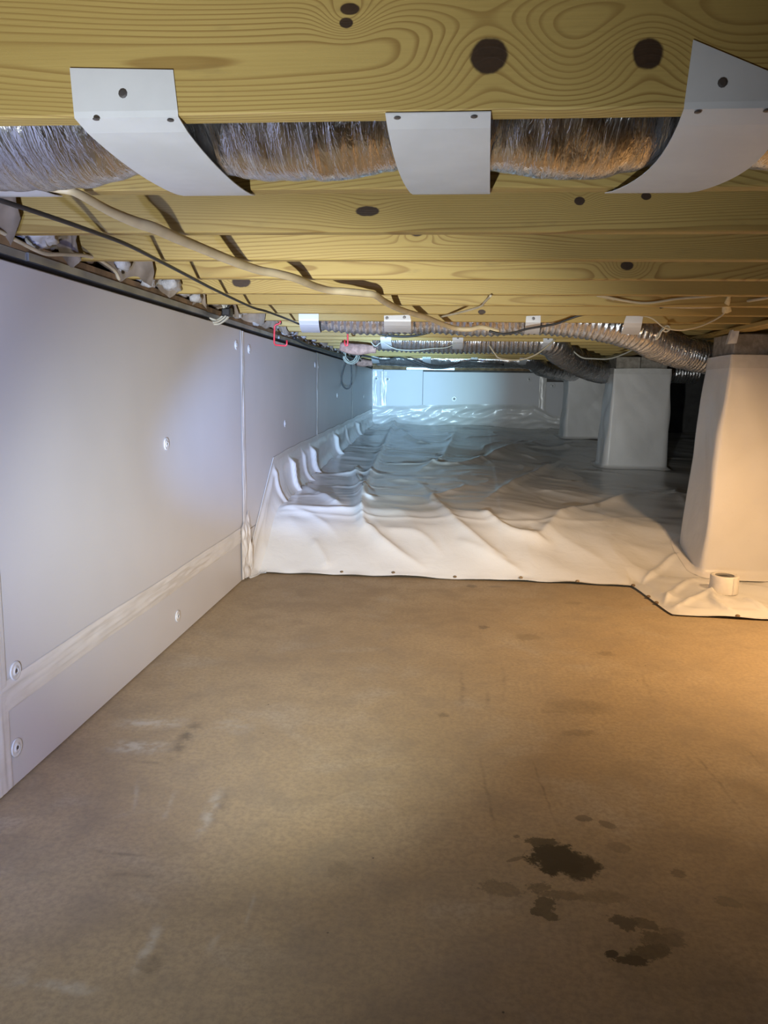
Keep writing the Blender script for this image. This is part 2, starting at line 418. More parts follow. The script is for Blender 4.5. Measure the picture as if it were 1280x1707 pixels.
# ------------------------------------------------------------------ setting: slab, walls, ceiling
X0, X1, YB, YF = AX-.055, RIGHTX, -2.6, FARY+.055
structure(box('floor', X0-.2, X1+.2, YB-.2, YF+.2, -.15, 0, MAT['concrete']))
wl = structure(box('wall_left', X0-.22, X0, YB-.2, YF+.22, 0, 1.42, MAT['wall']))
wb = structure(box('wall_back', X0, X1, YF, YF+.22, 0, 1.42, MAT['wall']))
wr = structure(box('wall_right', X1, X1+.2, YB-.2, YF+.22, 0, JB+JH, MAT['wall']))
structure(box('wall_behind', X0, X1, YB-.2, YB, 0, JB+JH, MAT['wall']))
SEAMS = [1.822+2.44*k for k in range(-2, 4)] + [FARY]
FT, FM = 1.405, .270
def bevel_panel(name, x0, x1, y0, y1, z0, z1, b, axis, mat, parent):
    """board with chamfered visible edges; axis = outward normal"""
    if axis == 'x':
        v = [(x0,y0,z0),(x0,y1,z0),(x0,y1,z1),(x0,y0,z1),(x1-b,y0,z0),(x1-b,y1,z0),(x1-b,y1,z1),(x1-b,y0,z1),(x1,y0+b,z0+b),(x1,y1-b,z0+b),(x1,y1-b,z1-b),(x1,y0+b,z1-b)]
    else:
        v = [(x1,y1,z0),(x0,y1,z0),(x0,y1,z1),(x1,y1,z1),(x1,y0+b,z0),(x0,y0+b,z0),(x0,y0+b,z1),(x1,y0+b,z1),(x1-b,y0,z0+b),(x0+b,y0,z0+b),(x0+b,y0,z1-b),(x1-b,y0,z1-b)]
    f = [(3,2,1,0), (8,9,10,11)]
    for i in range(4):
        j = (i+1) % 4; f += [(i, j, 4+j, 4+i), (4+i, 4+j, 8+j, 8+i)]
    return mesh(name, v, f, mat, parent)
prev = YB
for s in SEAMS[0:]:
    if s <= prev: continue
    bevel_panel('foam_board', X0+.001, AX, prev+.0015, s-.0015, FM+.0015, FT+random.uniform(-.004, .004), .003, 'x', MAT['foam'], wl)
    if prev < 4.3: bevel_panel('foam_strip', X0+.001, AX, prev+.0015, s-.0015, .004, FM-.0015, .003, 'x', MAT['foam'], wl)
    prev = s
def rumpled_strip(name, p0, p1, wdir, width, nrm, mat, parent, amp=.002, nl=120, nw=8, seed=1, lift=.0025):
    """tape lying on a plane: wrinkled along its length"""
    p0 = np.array(p0); p1 = np.array(p1); wd = np.array(wdir); nr = np.array(nrm); L = np.linalg.norm(p1-p0)
    u = np.linspace(0, 1, nl); w = np.linspace(-.5, .5, nw); U, W = np.meshgrid(u, w)
    h = np.abs(noise2(U*L*2.2, W*9, seed))*amp*1.6*(1-(2*np.abs(W))**4) + noise2(U*L*9, W*4, seed+5)*amp*.5*(1-(2*np.abs(W))**4)
    wob = noise2(U*L*1.5, 0*U, seed+9)*.006
    P = p0 + U[..., None]*(p1-p0) + ((W*width)+wob)[..., None]*wd + (lift+np.maximum(h, -.0015))[..., None]*nr
    P2 = p0 + U[..., None]*(p1-p0) + ((W*width)+wob)[..., None]*wd + .0005*nr
    P = P.reshape(-1, 3); f = grid_faces(nl, nw)
    if np.cross(p1-p0, wd)@nr < 0: f = [tuple(reversed(q)) for q in f]
    return mesh(name, P, f, mat, parent, True)
rumpled_strip('seam_tape', (AX, YB, FM), (AX, 4.23, FM), (0,0,1), .085, (1,0,0), MAT['tape'], wl, .004, 500, 14, 1)
for i, s in enumerate(SEAMS):
    if s > YB and s < FARY-.1:
        rumpled_strip('seam_tape', (AX, s, .01 if s < 5 else .35), (AX, s, FT-.004), (0,1,0), .075, (1,0,0), MAT['tape'], wl, .004 if s > 2 else .002, 160, 14, 20+i, .003)
def washer(p, axis, parent, r=.026):
    s = {'x': 1, 'y': -1}[axis]
    d = lathe('washer', [(r, 0), (r, s*.003), (r*.9, s*.004), (r*.72, s*.0028), (r*.5, s*.0028), (r*.42, s*.0055), (r*.3, s*.006), (r*.28, s*.003), (.001, s*.003)], p, axis, MAT['washer'], parent, 18)
    q = list(p); q['xyz'.index(axis)] += s*.0035
    lathe('screw', [(r*.2, 0), (r*.2, s*.0015), (.001, s*.002)], q, axis, MAT['nail'], d, 10)
for px, py in [(277,740), (25,1118), (296,1027), (27,1246), (393.5,575), (415,582), (475,706), (525,608), (562,659), (530,612), (606,661)]:
    washer(atx(px, py, AX+.001), 'x', wl)
# back wall boards
xs = [AX, AX+.16, AX+.75, 1.35, 1.75, 4.2, RIGHTX]
for i in range(4):
    bevel_panel('foam_board', xs[i]+.0015, xs[i+1]-.0015, FARY if i != 3 else FARY+.02, YF-.001, .25, (1.40, 1.395, 1.375, 1.25, 1.33, 1.35)[i], .003, 'y', MAT['foam'], wb)
for i, x in enumerate((AX+.16, 1.34)):
    rumpled_strip('seam_tape', (x, FARY, .5), (x, FARY, 1.37), (1,0,0), .10, (0,-1,0), MAT['tape'], wb, .006, 70, 10, 40+i)
rumpled_strip('corner_tape', (AX+.035, FARY, .5), (AX+.035, FARY, 1.38), (1,0,0), .07, (0,-1,0), MAT['tape'], wb, .006, 70, 10, 47)
for px, py in [(627,631), (646,632), (757,665), (882,632), (921,643)]:
    washer(at(px, py, FARY-.001), 'y', wb, .036)
# black strip painted as the open gap's shade, metal strip and sill plate along the top of the left wall
trim = structure(box('trim_1', X0-.06, AX-.018, YB, FARY+.05, 1.40, 1.424, MAT['gap_shade']))
nseg = 9; ys = np.linspace(YB, FARY, nseg+1)
for i in range(nseg):
    z = random.uniform(-.002, .002)
    box('metal_strip', X0-.06, AX-.006+random.uniform(-.004, .002), ys[i]+.002, ys[i+1]-.002, 1.424, 1.447+z, MAT['strip'], trim)
structure(box('trim_2', X0-.20, AX-.012, YB, FARY+.05, 1.4472, JB, MAT['dark_wood']))
structure(box('trim_3', AX, X1, FARY+.02, FARY+.06, 1.40, JB, MAT['dark_wood']))
box('metal_strip', -.65, .05, FARY+.004, FARY+.019, 1.40, 1.43, MAT['strip'], bpy.data.objects['trim_3'])

ceiling = structure(box('ceiling', X0-.22, X1+.2, YB-.2, YF+.22, JB+JH, JB+JH+.022, MAT['subfloor']))
def kn(px, py, Y, rx, rz): p = at(px, py, Y); return (p.x, p.z, rx, rz)
J = lambda k: JY0+JS*k
KNOTS = {0: [kn(815,93,J(0),.026,.024), kn(1080,90,J(0),.021,.020), kn(583,15,J(0),.014,.008), kn(577,38,J(0),.010,.007)],
         2: [kn(612,352,J(2),.030,.012), kn(966,335,J(2),.013,.010), kn(1077,327,J(2),.012,.009), kn(410,316,J(2),.018,.010)],
         3: [kn(695,388,J(3),.020,.010)], 4: [kn(1045,443,J(4),.022,.015)],
         5: [kn(402,470,J(5),.040,.022)], 7: [kn(803,520,J(7),.02,.012)], 8: [kn(1018,517,J(8),.02,.010)]}
generic = [pine('pine_joist_grain_%d' % i, (), 11+i*3, 1-.06*i, 150+25*i, (-.07-.02*i, .04+.05*i)) for i in range(3)]
PINE = {}
for k in range(-9, 26):
    y = J(k)
    if y > FARY-.1: break
    if k in (0, 1, 2, 3, 4, 5, 6, 7, 8):
        rings = {0: 190, 1: 180, 2: 190, 3: 240, 4: 260, 5: 170}.get(k, 220)
        pm = pine('pine_joist_face_%d' % k, KNOTS.get(k, ()), k*2+1, 1-.015*k, rings, (-.05 if k in (0, 5) else -.09, .10 if k == 0 else .02+.03*(k % 5)))
    else: pm = generic[k % 3]
    b = .003; v = []
    dz = random.uniform(-.002, .002) if k > 0 else 0
    for x in (X0-.19, X1):
        v += [(x, y, JB+JH), (x, y, JB+b+dz), (x, y+b, JB+dz), (x, y+JT-b, JB+dz), (x, y+JT, JB+b+dz), (x, y+JT, JB+JH)]
    f = [(i, (i+1) % 6, 6+(i+1) % 6, 6+i) for i in range(6)] + [tuple(range(5, -1, -1)), tuple(range(6, 12))]
    mesh('floor_joist', v, [tuple(reversed(q)) for q in f], pm, ceiling)
structure(box('trim_4', X0-.22, X0-.19, YB, FARY, JB, JB+JH, MAT['dark_wood']))
# girder carried by the piers: three plies with joints
girder = structure(box('trim_5', 1.60, 1.64, YB, FARY, 1.452, JB, generic[1]))
box('girder_ply', 1.6405, 1.68, YB, FARY, 1.450, JB, generic[2], girder)
box('girder_ply', 1.6805, 1.72, YB, FARY, 1.453, JB, generic[0], girder)

# ------------------------------------------------------------------ ground liner
def edge_y(x):
    x = np.asarray(x, float)
    y = 4.40 + .012*noise2(x*3, 0*x, 2)
    y = y + (4.25-4.40)*sstep(-1.06, -1.15, x)
    y = y - .04*sstep(.6, 1.06, x)
    lobe = sstep(1.055, 1.135, x)
    y2 = 3.815 - .03*sstep(1.12, 1.6, x) + .012*noise2(x*4, 0*x, 5)
    return y*(1-lobe)+y2*lobe
def base_h(x, y):
    x = np.asarray(x, float); y = np.asarray(y, float)
    e = 4.40 + .20*sstep(1.0, 1.35, x); rt = sstep(.1, 1.3, x)
    t = np.clip((y-e)/(.44+.42*rt+.03*noise2(x*1.3, 0*x, 33)), 0, 1.6)
    bank = (.325-.095*rt)*(np.minimum(t, 1)-.09*np.exp(-((t-1)/.16)**2))
    up = np.clip((y-5.0)/6.5, 0, 1)*(.29 + .03*rt)
    return np.maximum(bank+up, 0)
def to_ground(px, py):
    v = _ray(px, py); lo, hi = .5, 14.
    for _ in range(50):
        m = (lo+hi)/2; p = v*m
        if p.z+CAMZ > float(base_h(p.x, p.y)): lo = m
        else: hi = m
    return np.array([v.x*hi, v.y*hi])
RIDGES = [  # pixel polylines traced on the sheet, half width m, height m
    ([(668,690), (645,735), (615,795), (602,850), (622,888), (662,922), (715,952)], .045, .030),
    ([(590,775), (600,815), (612,835), (635,830)], .05, .025),
    ([(690,800), (740,850), (800,905), (850,938)], .05, .018),
    ([(800,852), (850,885), (925,905)], .06, .026),
    ([(470,848), (540,850), (600,848)], .05, .016),
    ([(470,848), (520,860), (570,900)], .04, .010),
    ([(495,808), (545,835), (570,845)], .05, .022),
    ([(930,770), (870,800), (800,840)], .07, .020),
    ([(1090,820), (960,850), (905,890), (870,880)], .07, .020),
    ([(760,720), (740,760), (690,790)], .07, .022),
    ([(900,735), (830,755), (760,775), (700,770)], .08, .025),
    ([(1000,740), (930,748), (860,746)], .09, .028),
    ([(640,700), (680,730), (720,740)], .07, .025),
    ([(560,760), (530,790), (500,812)], .05, .014),
    ([(640,880), (700,890), (740,930)], .05, .012),
    ([(1130,925), (1100,950), (1062,978)], .022, .014),
    ([(1165,965), (1120,990), (1105,1012)], .025, .012),
    ([(1190,990), (1150,1005), (1120,1022)], .03, .012),
    ([(1185,985), (1192,1010), (1230,1030)], .025, .014),
    ([(1240,1000), (1262,1015), (1280,1028)], .025, .014),
    ([(520,900), (540,930), (545,950)], .04, .010),
    ([(760,900), (820,930), (880,960)], .05, .012)]
def liner_z(x, y):
    h = base_h(x, y); e = edge_y(x); din = y-e
    far = sstep(4.75, 5.3, y)
    # wrinkles mostly run across the room, with creases
    q = noise2(x*.5, y*.5, 1)
    w = noise2(x*.8+q, y*1.2+q, 2)*.030 + noise2(x*1.9-q*2, y*3.0+x*1.2, 3)*.006
    w = w + .020*np.exp(-np.abs(noise2(x*.8+y*.5, y*1.0-x*.5, 4))*18)*sstep(-.2, .3, noise2(x*.9, y*.9, 15)) + .012*np.exp(-np.abs(noise2(x*1.0-y*.6, y*1.3+x*.4, 8))*18)*sstep(-.1, .4, noise2(x*.9, y*.9, 16)) - np.abs(noise2(x*2.4+q*3, y*4.2+x*1.5, 10))*.009
    b = noise2(x*2.0+y*1.1, y*1.2, 6)*.014 + np.abs(noise2(x*2.8+y*1.6, y*1.6-x*.5, 7))*-.020 + noise2(x*6+y*3, y*5, 9)*.004
    h = h + far*w + (1-far)*b*sstep(0, .35, din)
    for pl, hw, amp in RIDGES_W:
        d = np.full(x.shape, 9.0); m = (x > pl[:, 0].min()-.3) & (x < pl[:, 0].max()+.3) & (y > pl[:, 1].min()-.3) & (y < pl[:, 1].max()+.3)
        if not m.any(): continue
        xx, yy = x[m], y[m]; dd = np.full(xx.shape, 9.0); fade = np.zeros(xx.shape)
        for i in range(len(pl)-1):
            a, c = pl[i], pl[i+1]; ab = c-a; t = np.clip(((xx-a[0])*ab[0]+(yy-a[1])*ab[1])/(ab@ab+1e-9), 0, 1)
            r = np.hypot(xx-a[0]-t*ab[0], yy-a[1]-t*ab[1]); k = r < dd
            g = (i+t)/(len(pl)-1); fade = np.where(k, np.minimum(1, np.minimum(g*6+.2, (1-g)*4)), fade); dd = np.minimum(dd, r)
        h[m] += amp*fade*np.exp(-(dd/hw)**1.3*1.2)
    lobe = sstep(1.08, 1.2, x)*sstep(4.7, 4.4, y)
    h = h + lobe*sstep(0, .12, din)*(.012+.012*np.abs(noise2(x*5, y*4, 12)))
    h = h + .006 + .010*np.exp(-(din/.02)**2)*(.5+noise2(x*5, 0*x, 13)) + .012*sstep(0, .03, din)*sstep(.10, .03, din)*np.maximum(0, noise2(x*4.1, 0*x, 14))
    h = h + .0035*sstep(.33+.035*(y-4.4)-.02, .33+.035*(y-4.4), x)*sstep(4.4, 4.6, y)   # lapped seam
    return np.maximum(h, .004)
RIDGES_W = []
for pl, hw, amp in RIDGES:
    g = [to_ground(*p) for p in pl]
    RIDGES_W.append((spline([(a[0], a[1], 0) for a in g], 4)[:, :2], hw*.75, amp*1.35))
xg = np.concatenate([np.linspace(AX+.004, 1.0, 190), np.linspace(1.0, 1.2, 34)[1:], np.linspace(1.2, 2.2, 70)[1:], np.linspace(2.2, X1-.002, 60)[1:]])
vg = np.linspace(0, 1, 400)**1.35
XG, VG = np.meshgrid(xg, vg)
EY = edge_y(XG); YG = EY+(FARY-.004-EY)*VG
ZG = liner_z(XG, YG)
liner_o = tag(mesh('ground_liner', np.stack([XG, YG, ZG], -1).reshape(-1, 3), grid_faces(len(xg), len(vg)), MAT['liner'], None, True),
              'wrinkled white plastic vapour liner draped over the raised ground behind the slab', 'liner')
def lz(x, y): return float(liner_z(np.array([x], float), np.array([y], float))[0])
# turned-up flap on the left wall
ny, nz = 420, 40
yy = np.linspace(4.27, FARY-.01, ny); t = np.linspace(0, 1, nz); YY, TT = np.meshgrid(yy, t)
z0 = np.array([lz(AX+.02, max(y, 4.30)) for y in yy])
topz = np.interp(yy, [4.27, 4.45, 5.0, 5.6, 11.5], [.03, .18, .612, .635, .785]) + .012*noise2(yy*2.2, 0*yy, 21)
ZZ = z0[None]-.02+(np.maximum(topz, z0+.03)-z0+.02)[None]*TT
fold = np.abs(noise2(YY*2.1, TT*.8, 22))*-.016+.008*noise2(YY*4.6+TT*.6, TT*.9, 23)+.006*noise2(YY*1.2, TT*1.2, 24)
for yc, wd, am in [(4.97, .022, .02), (5.45, .022, .035), (5.95, .022, .02), (6.3, .025, .045), (7.6, .035, .05), (8.5, .04, .02), (9.4, .05, .045)]:
    fold = fold+am*np.exp(-((YY-yc-.12*(1-TT))/wd)**2)
XX = AX+.006+(np.clip(.014+fold, .001, .2)+.07*(1-TT)**5)*sstep(1.0, .72, TT)
flap = mesh('wall_flap', np.stack([XX, YY, ZZ], -1).reshape(-1, 3), [tuple(reversed(q)) for q in grid_faces(ny, nz)], MAT['liner'], liner_o, True)
# tape along its top edge and the crumpled tape at the near corner
A = [(AX+.006, y, z-.035) for y, z in zip(yy[::6], topz[::6])]; B = [(AX+.006, y, z+.035) for y, z in zip(yy[::6], topz[::6])]
ribbon('flap_tape', B, A, .003, MAT['tape'], liner_o)
nu, nv = 30, 60; U, Vv = np.meshgrid(np.linspace(0, 1, nu), np.linspace(0, 1, nv))
EDG = sstep(0, .15, U)*sstep(1, .85, U)*sstep(1, .8, Vv)
P = np.stack([AX+.007+(.030*np.abs(noise2(U*3+1, Vv*2.5, 31))+.010*np.abs(noise2(U*8, Vv*3, 32)))*EDG, 4.18+.16*U+.05*U*(1-Vv), .012+.30*Vv+.08*U*Vv], -1)
mesh('corner_tape', P.reshape(-1, 3), [tuple(reversed(q)) for q in grid_faces(nu, nv)], MAT['tape'], liner_o, True)
# turned-up flap on the back wall
xx = np.linspace(AX+.01, 1.95, 300); t = np.linspace(0, 1, 26); XX, TT = np.meshgrid(xx, t)
z0 = np.array([lz(x, FARY-.01) for x in xx]); topz = np.interp(xx, [AX, .1, 1.2, 1.5, 5], [.865, .90, .93, .76, .8])+.01*noise2(xx*2, 0*xx, 25)
ZZ = z0[None]-.02+(topz-z0+.02)[None]*TT
fold = .04*np.abs(noise2(XX*1.7+TT*1.4, TT*2-XX, 26))+.03*np.abs(noise2(XX*4-TT*2.5, TT*2, 27))
YY = FARY-.006-(fold+.10*(1-TT)**3)*sstep(1.0, .75, TT)
mesh('wall_flap', np.stack([XX, YY, ZZ], -1).reshape(-1, 3), grid_faces(300, 26), MAT['liner'], liner_o, True)
# pins along the sheet's edge
for px, py in [(405,968), (569,957), (655,960), (758,964), (868,968), (963,973), (1056,978), (1085,1000), (1113,1025), (1233,1032)]:
    p = atz(px, py, .01); e = float(edge_y(p.x))
    lathe('edge_pin', [(.011, 0), (.012, .006), (.007, .010), (.001, .011)], (p.x, max(p.y, e)+.012, lz(p.x, e+.012)), 'z', MAT['dark_wood'], liner_o, 8)

# ------------------------------------------------------------------ wrapped piers
def pier(xl, yf, w, d, ztop_wrap, zb, label, lean=.0, seed=1, flare=.02):
    t = thing('wrapped_pier', (xl+w/2, yf+d/2, zb), label, 'pier', 'row of wrapped piers')
    # concrete blocks, courses of two
    z, top = zb, 1.4485; i = 0
    n = max(1, round((top-zb)/.203)); ch = (top-zb)/n
    for c in range(n):
        za, zc = zb+c*ch, zb+(c+1)*ch-.006
        if c % 2 == 0: xl_ = xl+lean+.02; cuts = [(xl_, xl+w/2-.003, yf+.03, yf+d-.03), (xl+w/2+.003, xl+w-.03, yf+.03, yf+d-.03)]
        else: xl_ = xl+lean+.02; cuts = [(xl_, xl+w-.03, yf+.03, yf+d/2-.003), (xl_, xl+w-.03, yf+d/2+.003, yf+d-.03)]
        for (a, b, e, g) in cuts: bevel_panel('concrete_block', a, b, e, g, za, zc, .006, 'y', MAT['block'], t)
    # wrap
    per = 2*(w+d); N, Mv = 140, 70; pos = np.linspace(0, per, N, endpoint=False)
    pts = []; nrm = []
    for s in pos:
        if s < w: pts.append((s, 0)); nrm.append((0, -1))
        elif s < w+d: pts.append((w, s-w)); nrm.append((1, 0))
        elif s < 2*w+d: pts.append((2*w+d-s, d)); nrm.append((0, 1))
        else: pts.append((0, per-s)); nrm.append((-1, 0))
    pts = np.array(pts); nrm = np.array(nrm, float)
    k = np.array([1, 2, 1])/4.; nrm = np.stack([np.convolve(np.r_[nrm[-1, a], nrm[:, a], nrm[0, a]], k, 'valid') for a in (0, 1)], 1)
    V = np.linspace(0, 1, Mv); verts = []
    for v in V:
        z = zb+.006+(ztop_wrap-zb-.006)*v
        bul = .014*noise2(pos*3.1+v*1.5, np.full(N, v*1.6), seed)+.016*np.abs(noise2(pos*2.2-v*2, pos*0+v*1.4, seed+3))+.006*np.abs(noise2(pos*5+v*3.1, v*2.2-pos*1.3, seed+5))
        bul = bul*(sstep(1.0, .9, v)*.9+.1)+flare*(1-v)**2+.05*max(0, (.03-v)/.03)
        p = pts+nrm*bul[:, None]
        x = xl+p[:, 0]+lean*(v-.0)*(1-p[:, 0]/w); y = yf+p[:, 1]
        zz = z+(.012*noise2(pos*2, 0*pos, seed+7) if v > .99 else 0)
        if v < .03: zz = np.array([max(z, lz(a, b)+.002) for a, b in zip(x, y)])
        verts.append(np.stack([x, y, np.broadcast_to(zz, x.shape)], 1))
    mesh('liner_wrap', np.concatenate(verts), grid_faces(N, Mv, True), MAT['wrap'], t, True)
    # tape round the top edge
    vb = [q.copy() for q in verts[-5:]]
    for q in vb: q[:, :2] = (q[:, :2]-[xl+w/2, yf+d/2])*1.008+[xl+w/2, yf+d/2]
    mesh('top_tape', np.concatenate(vb), grid_faces(N, 5, True), MAT['tape'], t, True)
    return t
pier(1.532, 4.67, .62, .42, 1.322, .004, 'large near white-wrapped pier with the tape roll at its foot, lit warm', .075, 3, .02)
pier(1.532, 7.66, .56, .42, 1.335, lz(1.53, 7.66)-.01, 'grey-white wrapped pier second in the row, standing free in mid view', .03, 5, .03)
pier(1.532, 10.42, .52, .42, 1.385, lz(1.53, 10.42)-.01, 'small distant wrapped pier, farthest in the row, near the back wall', .02, 8, .03)
pa = [o for o in bpy.data.objects if o.name == 'wrapped_pier'][0]
c = at(1222, 556, 4.66)
mesh('tape_scrap', [(c.x-.03, 4.655, c.z-.06), (c.x+.02, 4.650, c.z-.055), (c.x+.03, 4.645, c.z+.02), (c.x-.01, 4.655, c.z+.02),
                    (c.x-.03, 4.690, c.z-.06), (c.x+.02, 4.69, c.z-.055), (c.x+.03, 4.69, c.z+.02), (c.x-.01, 4.69, c.z+.02)],
     [(0,1,2,3), (4,7,6,5), (0,4,5,1), (1,5,6,2), (2,6,7,3), (3,7,4,0)], MAT['washer'], pa)

# ------------------------------------------------------------------ roll of tape
c = atz(1206, 978, .03); c.y = 4.30; c = at(1206, 982, 4.28); zt = lz(c.x, c.y)
R_, W_ = .075, .098
tr = thing('tape_roll', (c.x, c.y, zt), 'roll of white seam tape lying on the liner before the near pier', 'tape roll')
lathe('tape_winding', [(R_*.66, .002), (R_*.98, 0), (R_, .003), (R_, W_-.003), (R_*.98, W_), (R_*.66, W_-.002), (R_*.66, .002)], (c.x, c.y, zt), 'z', MAT['roll'], tr, 40, True, False)
o = mesh('card_core', *(lambda n=40: ([(c.x+r*math.cos(2*math.pi*k/n), c.y+r*math.sin(2*math.pi*k/n), zt+h) for r, h in ((R_*.655, .002), (R_*.655, W_-.001), (R_*.60, W_-.001), (R_*.60, .002)) for k in range(n)], grid_faces(n, 4, True)))(), MAT['grey_card'], tr, True)
lathe('printed_label', [(R_*.60, W_-.012), (R_*.60, W_-.010), (.001, W_-.0095)], (c.x, c.y, zt), 'z', MAT['grey_card'], tr, 30)
for (dx, dy, w, h) in [(0, .028, .040, .010), (.004, .008, .052, .012), (-.012, -.020, .034, .014)]:
    box('print_mark', c.x+dx-w/2, c.x+dx+w/2, c.y+dy-h/2, c.y+dy+h/2, zt+W_-.0098, zt+W_-.0090, MAT['black'], tr)
ribbon('tape_end', [(c.x+(R_+.001)*math.sin(a), c.y-(R_+.001)*math.cos(a), zt+.003) for a in (.30, .36, .42)],
       [(c.x+(R_+.001)*math.sin(a), c.y-(R_+.001)*math.cos(a), zt+W_-.003) for a in (.30, .36, .42)], .0015, MAT['tape'], tr)

# ------------------------------------------------------------------ ducts
def duct(pts, r, label, seed, seg=.012, rib=.05, crumple=.06, sides=40, mat='foil'):
    def rf(t, ang, c):
        s = c[0]*1.0+c[1]*.6
        a = np.cos(ang); b = np.sin(ang); o = np.zeros_like(ang)
        n = noise2(s*26+a*1.1+o, b*1.4+a*.9+seed, seed)*.55+noise2(s*9+o, a*2.2+b*1.7, seed+1)*.45+noise2(s*55+o, a*1.5+b*3, seed+2)*.3
        return r*(1+crumple*n+rib*.25*np.sin(s*2*np.pi/.036))
    t = tube('flexible_duct', pts, r, MAT[mat], None, 12, sides, rf, (0, 0, 1), 1.0, seg)
    return tag(t, label, 'duct', 'foil ducts under the floor')
sx = [at(262, 255, 1.375).x, at(745, 255, 1.375).x, at(1165, 250, 1.375).x]
d1 = [(-1.12, 1.375, 1.600), (-.90, 1.375, 1.590), ((sx[0]-.80)/2-.02, 1.375, 1.590), (sx[0], 1.375, 1.626), ((sx[0]+sx[1])/2, 1.375, 1.597), (sx[1], 1.375, 1.626),
      ((sx[1]+sx[2])/2, 1.375, 1.597), (sx[2], 1.375, 1.626), (sx[2]+.3, 1.375, 1.598), (1.6, 1.375, 1.615), (2.4, 1.375, 1.60), (3.6, 1.375, 1.61)]
duct(d1, .155, 'nearest large foil-wrapped duct crossing the whole view behind the first joist', 3, .007, .02, .035, 64)
yd = (J(8)+J(9)+JT)/2
duct([(-.80, yd, 1.545), (-.66, yd, 1.525), (-.45, yd, 1.512), (-.12, yd, 1.522), (.15, yd, 1.510), (.5, yd, 1.522), (.85, yd+.02, 1.49), (1.10, yd+.12, 1.44), at(1095, 573, 4.98), at(1150, 591, 5.26), (1.95, 5.36, 1.30), (2.5, 5.40, 1.32)], .100,
     'foil duct in mid view, held by four white straps and dipping behind the near pier', 7, .007, .22, .05, mat='foil_dull')
yd = (J(12)+J(13)+JT)/2
duct([(-.62, yd, 1.51), (-.1, yd, 1.492), (.4, yd, 1.496), (.75, yd+.02, 1.49), at(932, 585, 6.5), at(962, 604, 7.0), at(1000, 620, 7.9), at(1040, 619, 8.35), (2.6, 8.6, 1.32)], .105,
     'foil duct under the distant joists, bending down behind the second pier', 11, .008, .25, .05, mat='foil_dull')
yd = (J(20)+J(21)+JT)/2
duct([(-.9, yd, 1.50), (-.2, yd, 1.480), (.6, yd, 1.480), (.95, yd+.05, 1.47), at(905, 614, 9.8), at(950, 622, 10.4), (2.2, 11.1, 1.34)], .105,
     'farthest foil duct just below the joists by the back wall', 15, .018, .04, .08, mat='foil_dull')
# insulated pink-brown stub ends
for nm, p, q, r, lab in [('duct_boot', at(592, 582, J(12)+.2), at(610, 582, J(12)+.2), .040, 'pinkish insulated boot at the left end of the distant duct'),
                         ('duct_boot', at(600, 604, J(20)+.2), at(610, 605, J(20)+.2), .045, 'pinkish insulated boot at the left end of the farthest duct')]:
    m = (p+q)/2
    o = tube(nm, [p-Vector((.12, 0, -.02)), p, q, q+Vector((.08, 0, 0))], r, MAT['pink'], None, 6, 16, lambda t, a, c, r=r: r*(.8+.3*math.sin(math.pi*min(1, t*1.2))+.12*noise2(np.cos(a)*2+c[0]*8, np.sin(a)*2, 4)))
    tag(o, lab, 'duct boot')

# ------------------------------------------------------------------ duct straps
def nail(p, nrm, parent, r=.004):
    n = 10; nrm = Vector(nrm); a = nrm.orthogonal().normalized(); b = nrm.cross(a); v = []
    for rr, h in ((r, 0), (r, .0012), (r*.6, .002)):
        for k in range(n): v.append(Vector(p)+a*rr*math.cos(2*math.pi*k/n)+b*rr*math.sin(2*math.pi*k/n)+nrm*h)
    f = grid_faces(n, 3, True); f.append(tuple(range(2*n, 3*n)))
    mesh('nail', v, f, MAT['nail'], parent)
def strap(label, top, fold, end, k, sag, nails=(), yend=None, wrap_r=.02, bow=(0, 0)):
    """white plastic strap: nailed to the front of joist k, folded under it, passing below the duct to joist k+1.
    top / fold / end are left-right pixel pairs of its edges"""
    yf = J(k)-.0015; ye = yend or J(k+1)+JT*.85
    L, Rr = [], []
    for side, out in ((0, L), (1, Rr)):
        fo = at(*fold[side], yf); fo.z = JB-.002
        if top:
            tp = at(*top[side], yf)
            out += [Vector((tp.x+(fo.x-tp.x)*u, yf, tp.z+(JB+.006-tp.z)*u)) for u in (0, .33, .66, 1)]
        out.append(Vector((fo.x, yf+.0005, JB-.001)))
        en = at(*end[side], ye)
        en.z = JB-.0025
        n = 12
        for i in range(1, n+1):
            u = i/n; s = math.sin(math.pi*min(1, u*1.0))
            out.append(Vector((fo.x+(en.x-fo.x)*u+bow[side]*math.sin(math.pi*u), yf+.003+(ye-yf-.003)*u, JB-.003-sag*(s**.7)*(1 if .0 < u < 1 else 0))))
    c = (L[-1]+Rr[0])/2
    t = thing('duct_strap', (Vector(L[0])+Vector(Rr[0]))/2, label, 'strap', 'white duct straps')
    ribbon('strap_band', L, Rr, .0016, MAT['strap'], t)
    for (px, py, where) in nails:
        if where == 'f': nail(at(px, py, yf-.0016), (0, -1, 0), t, .0065 if k == 0 else .009)
        else:
            p = atz(px, py, JB-.005); nail(p, (0, 0, -1), t, .0048 if k == 0 else .009)
    return t
strap('white strap with a square nailed tab at upper left, slanting right under the near duct', [(117,114), (289,117)], [(124,193), (297,192)], [(306,322), (425,319)], 0, .016,
      [(205,156,'f'), (160,198,'b'), (284,200,'b'), (325,318,'b'), (408,316,'b')])
strap('straight white strap under the near duct at the top middle, without a tab', None, [(642,192), (818,190)], [(688,318), (817,318)], 0, .016,
      [(662,196,'b'), (790,194,'b'), (700,315,'b'), (795,315,'b')], bow=(-.004, 0))
strap('white strap at upper right with a pointed nailed tab, slanting left under the near duct', [(1155,67), (1320,136)], [(1140,181), (1318,178)], [(1008,321), (1147,317)], 0, .016,
      [(1204,138,'f'), (1163,186,'b'), (1278,184,'b'), (1027,315,'b'), (1118,313,'b')], bow=(.02, .03))
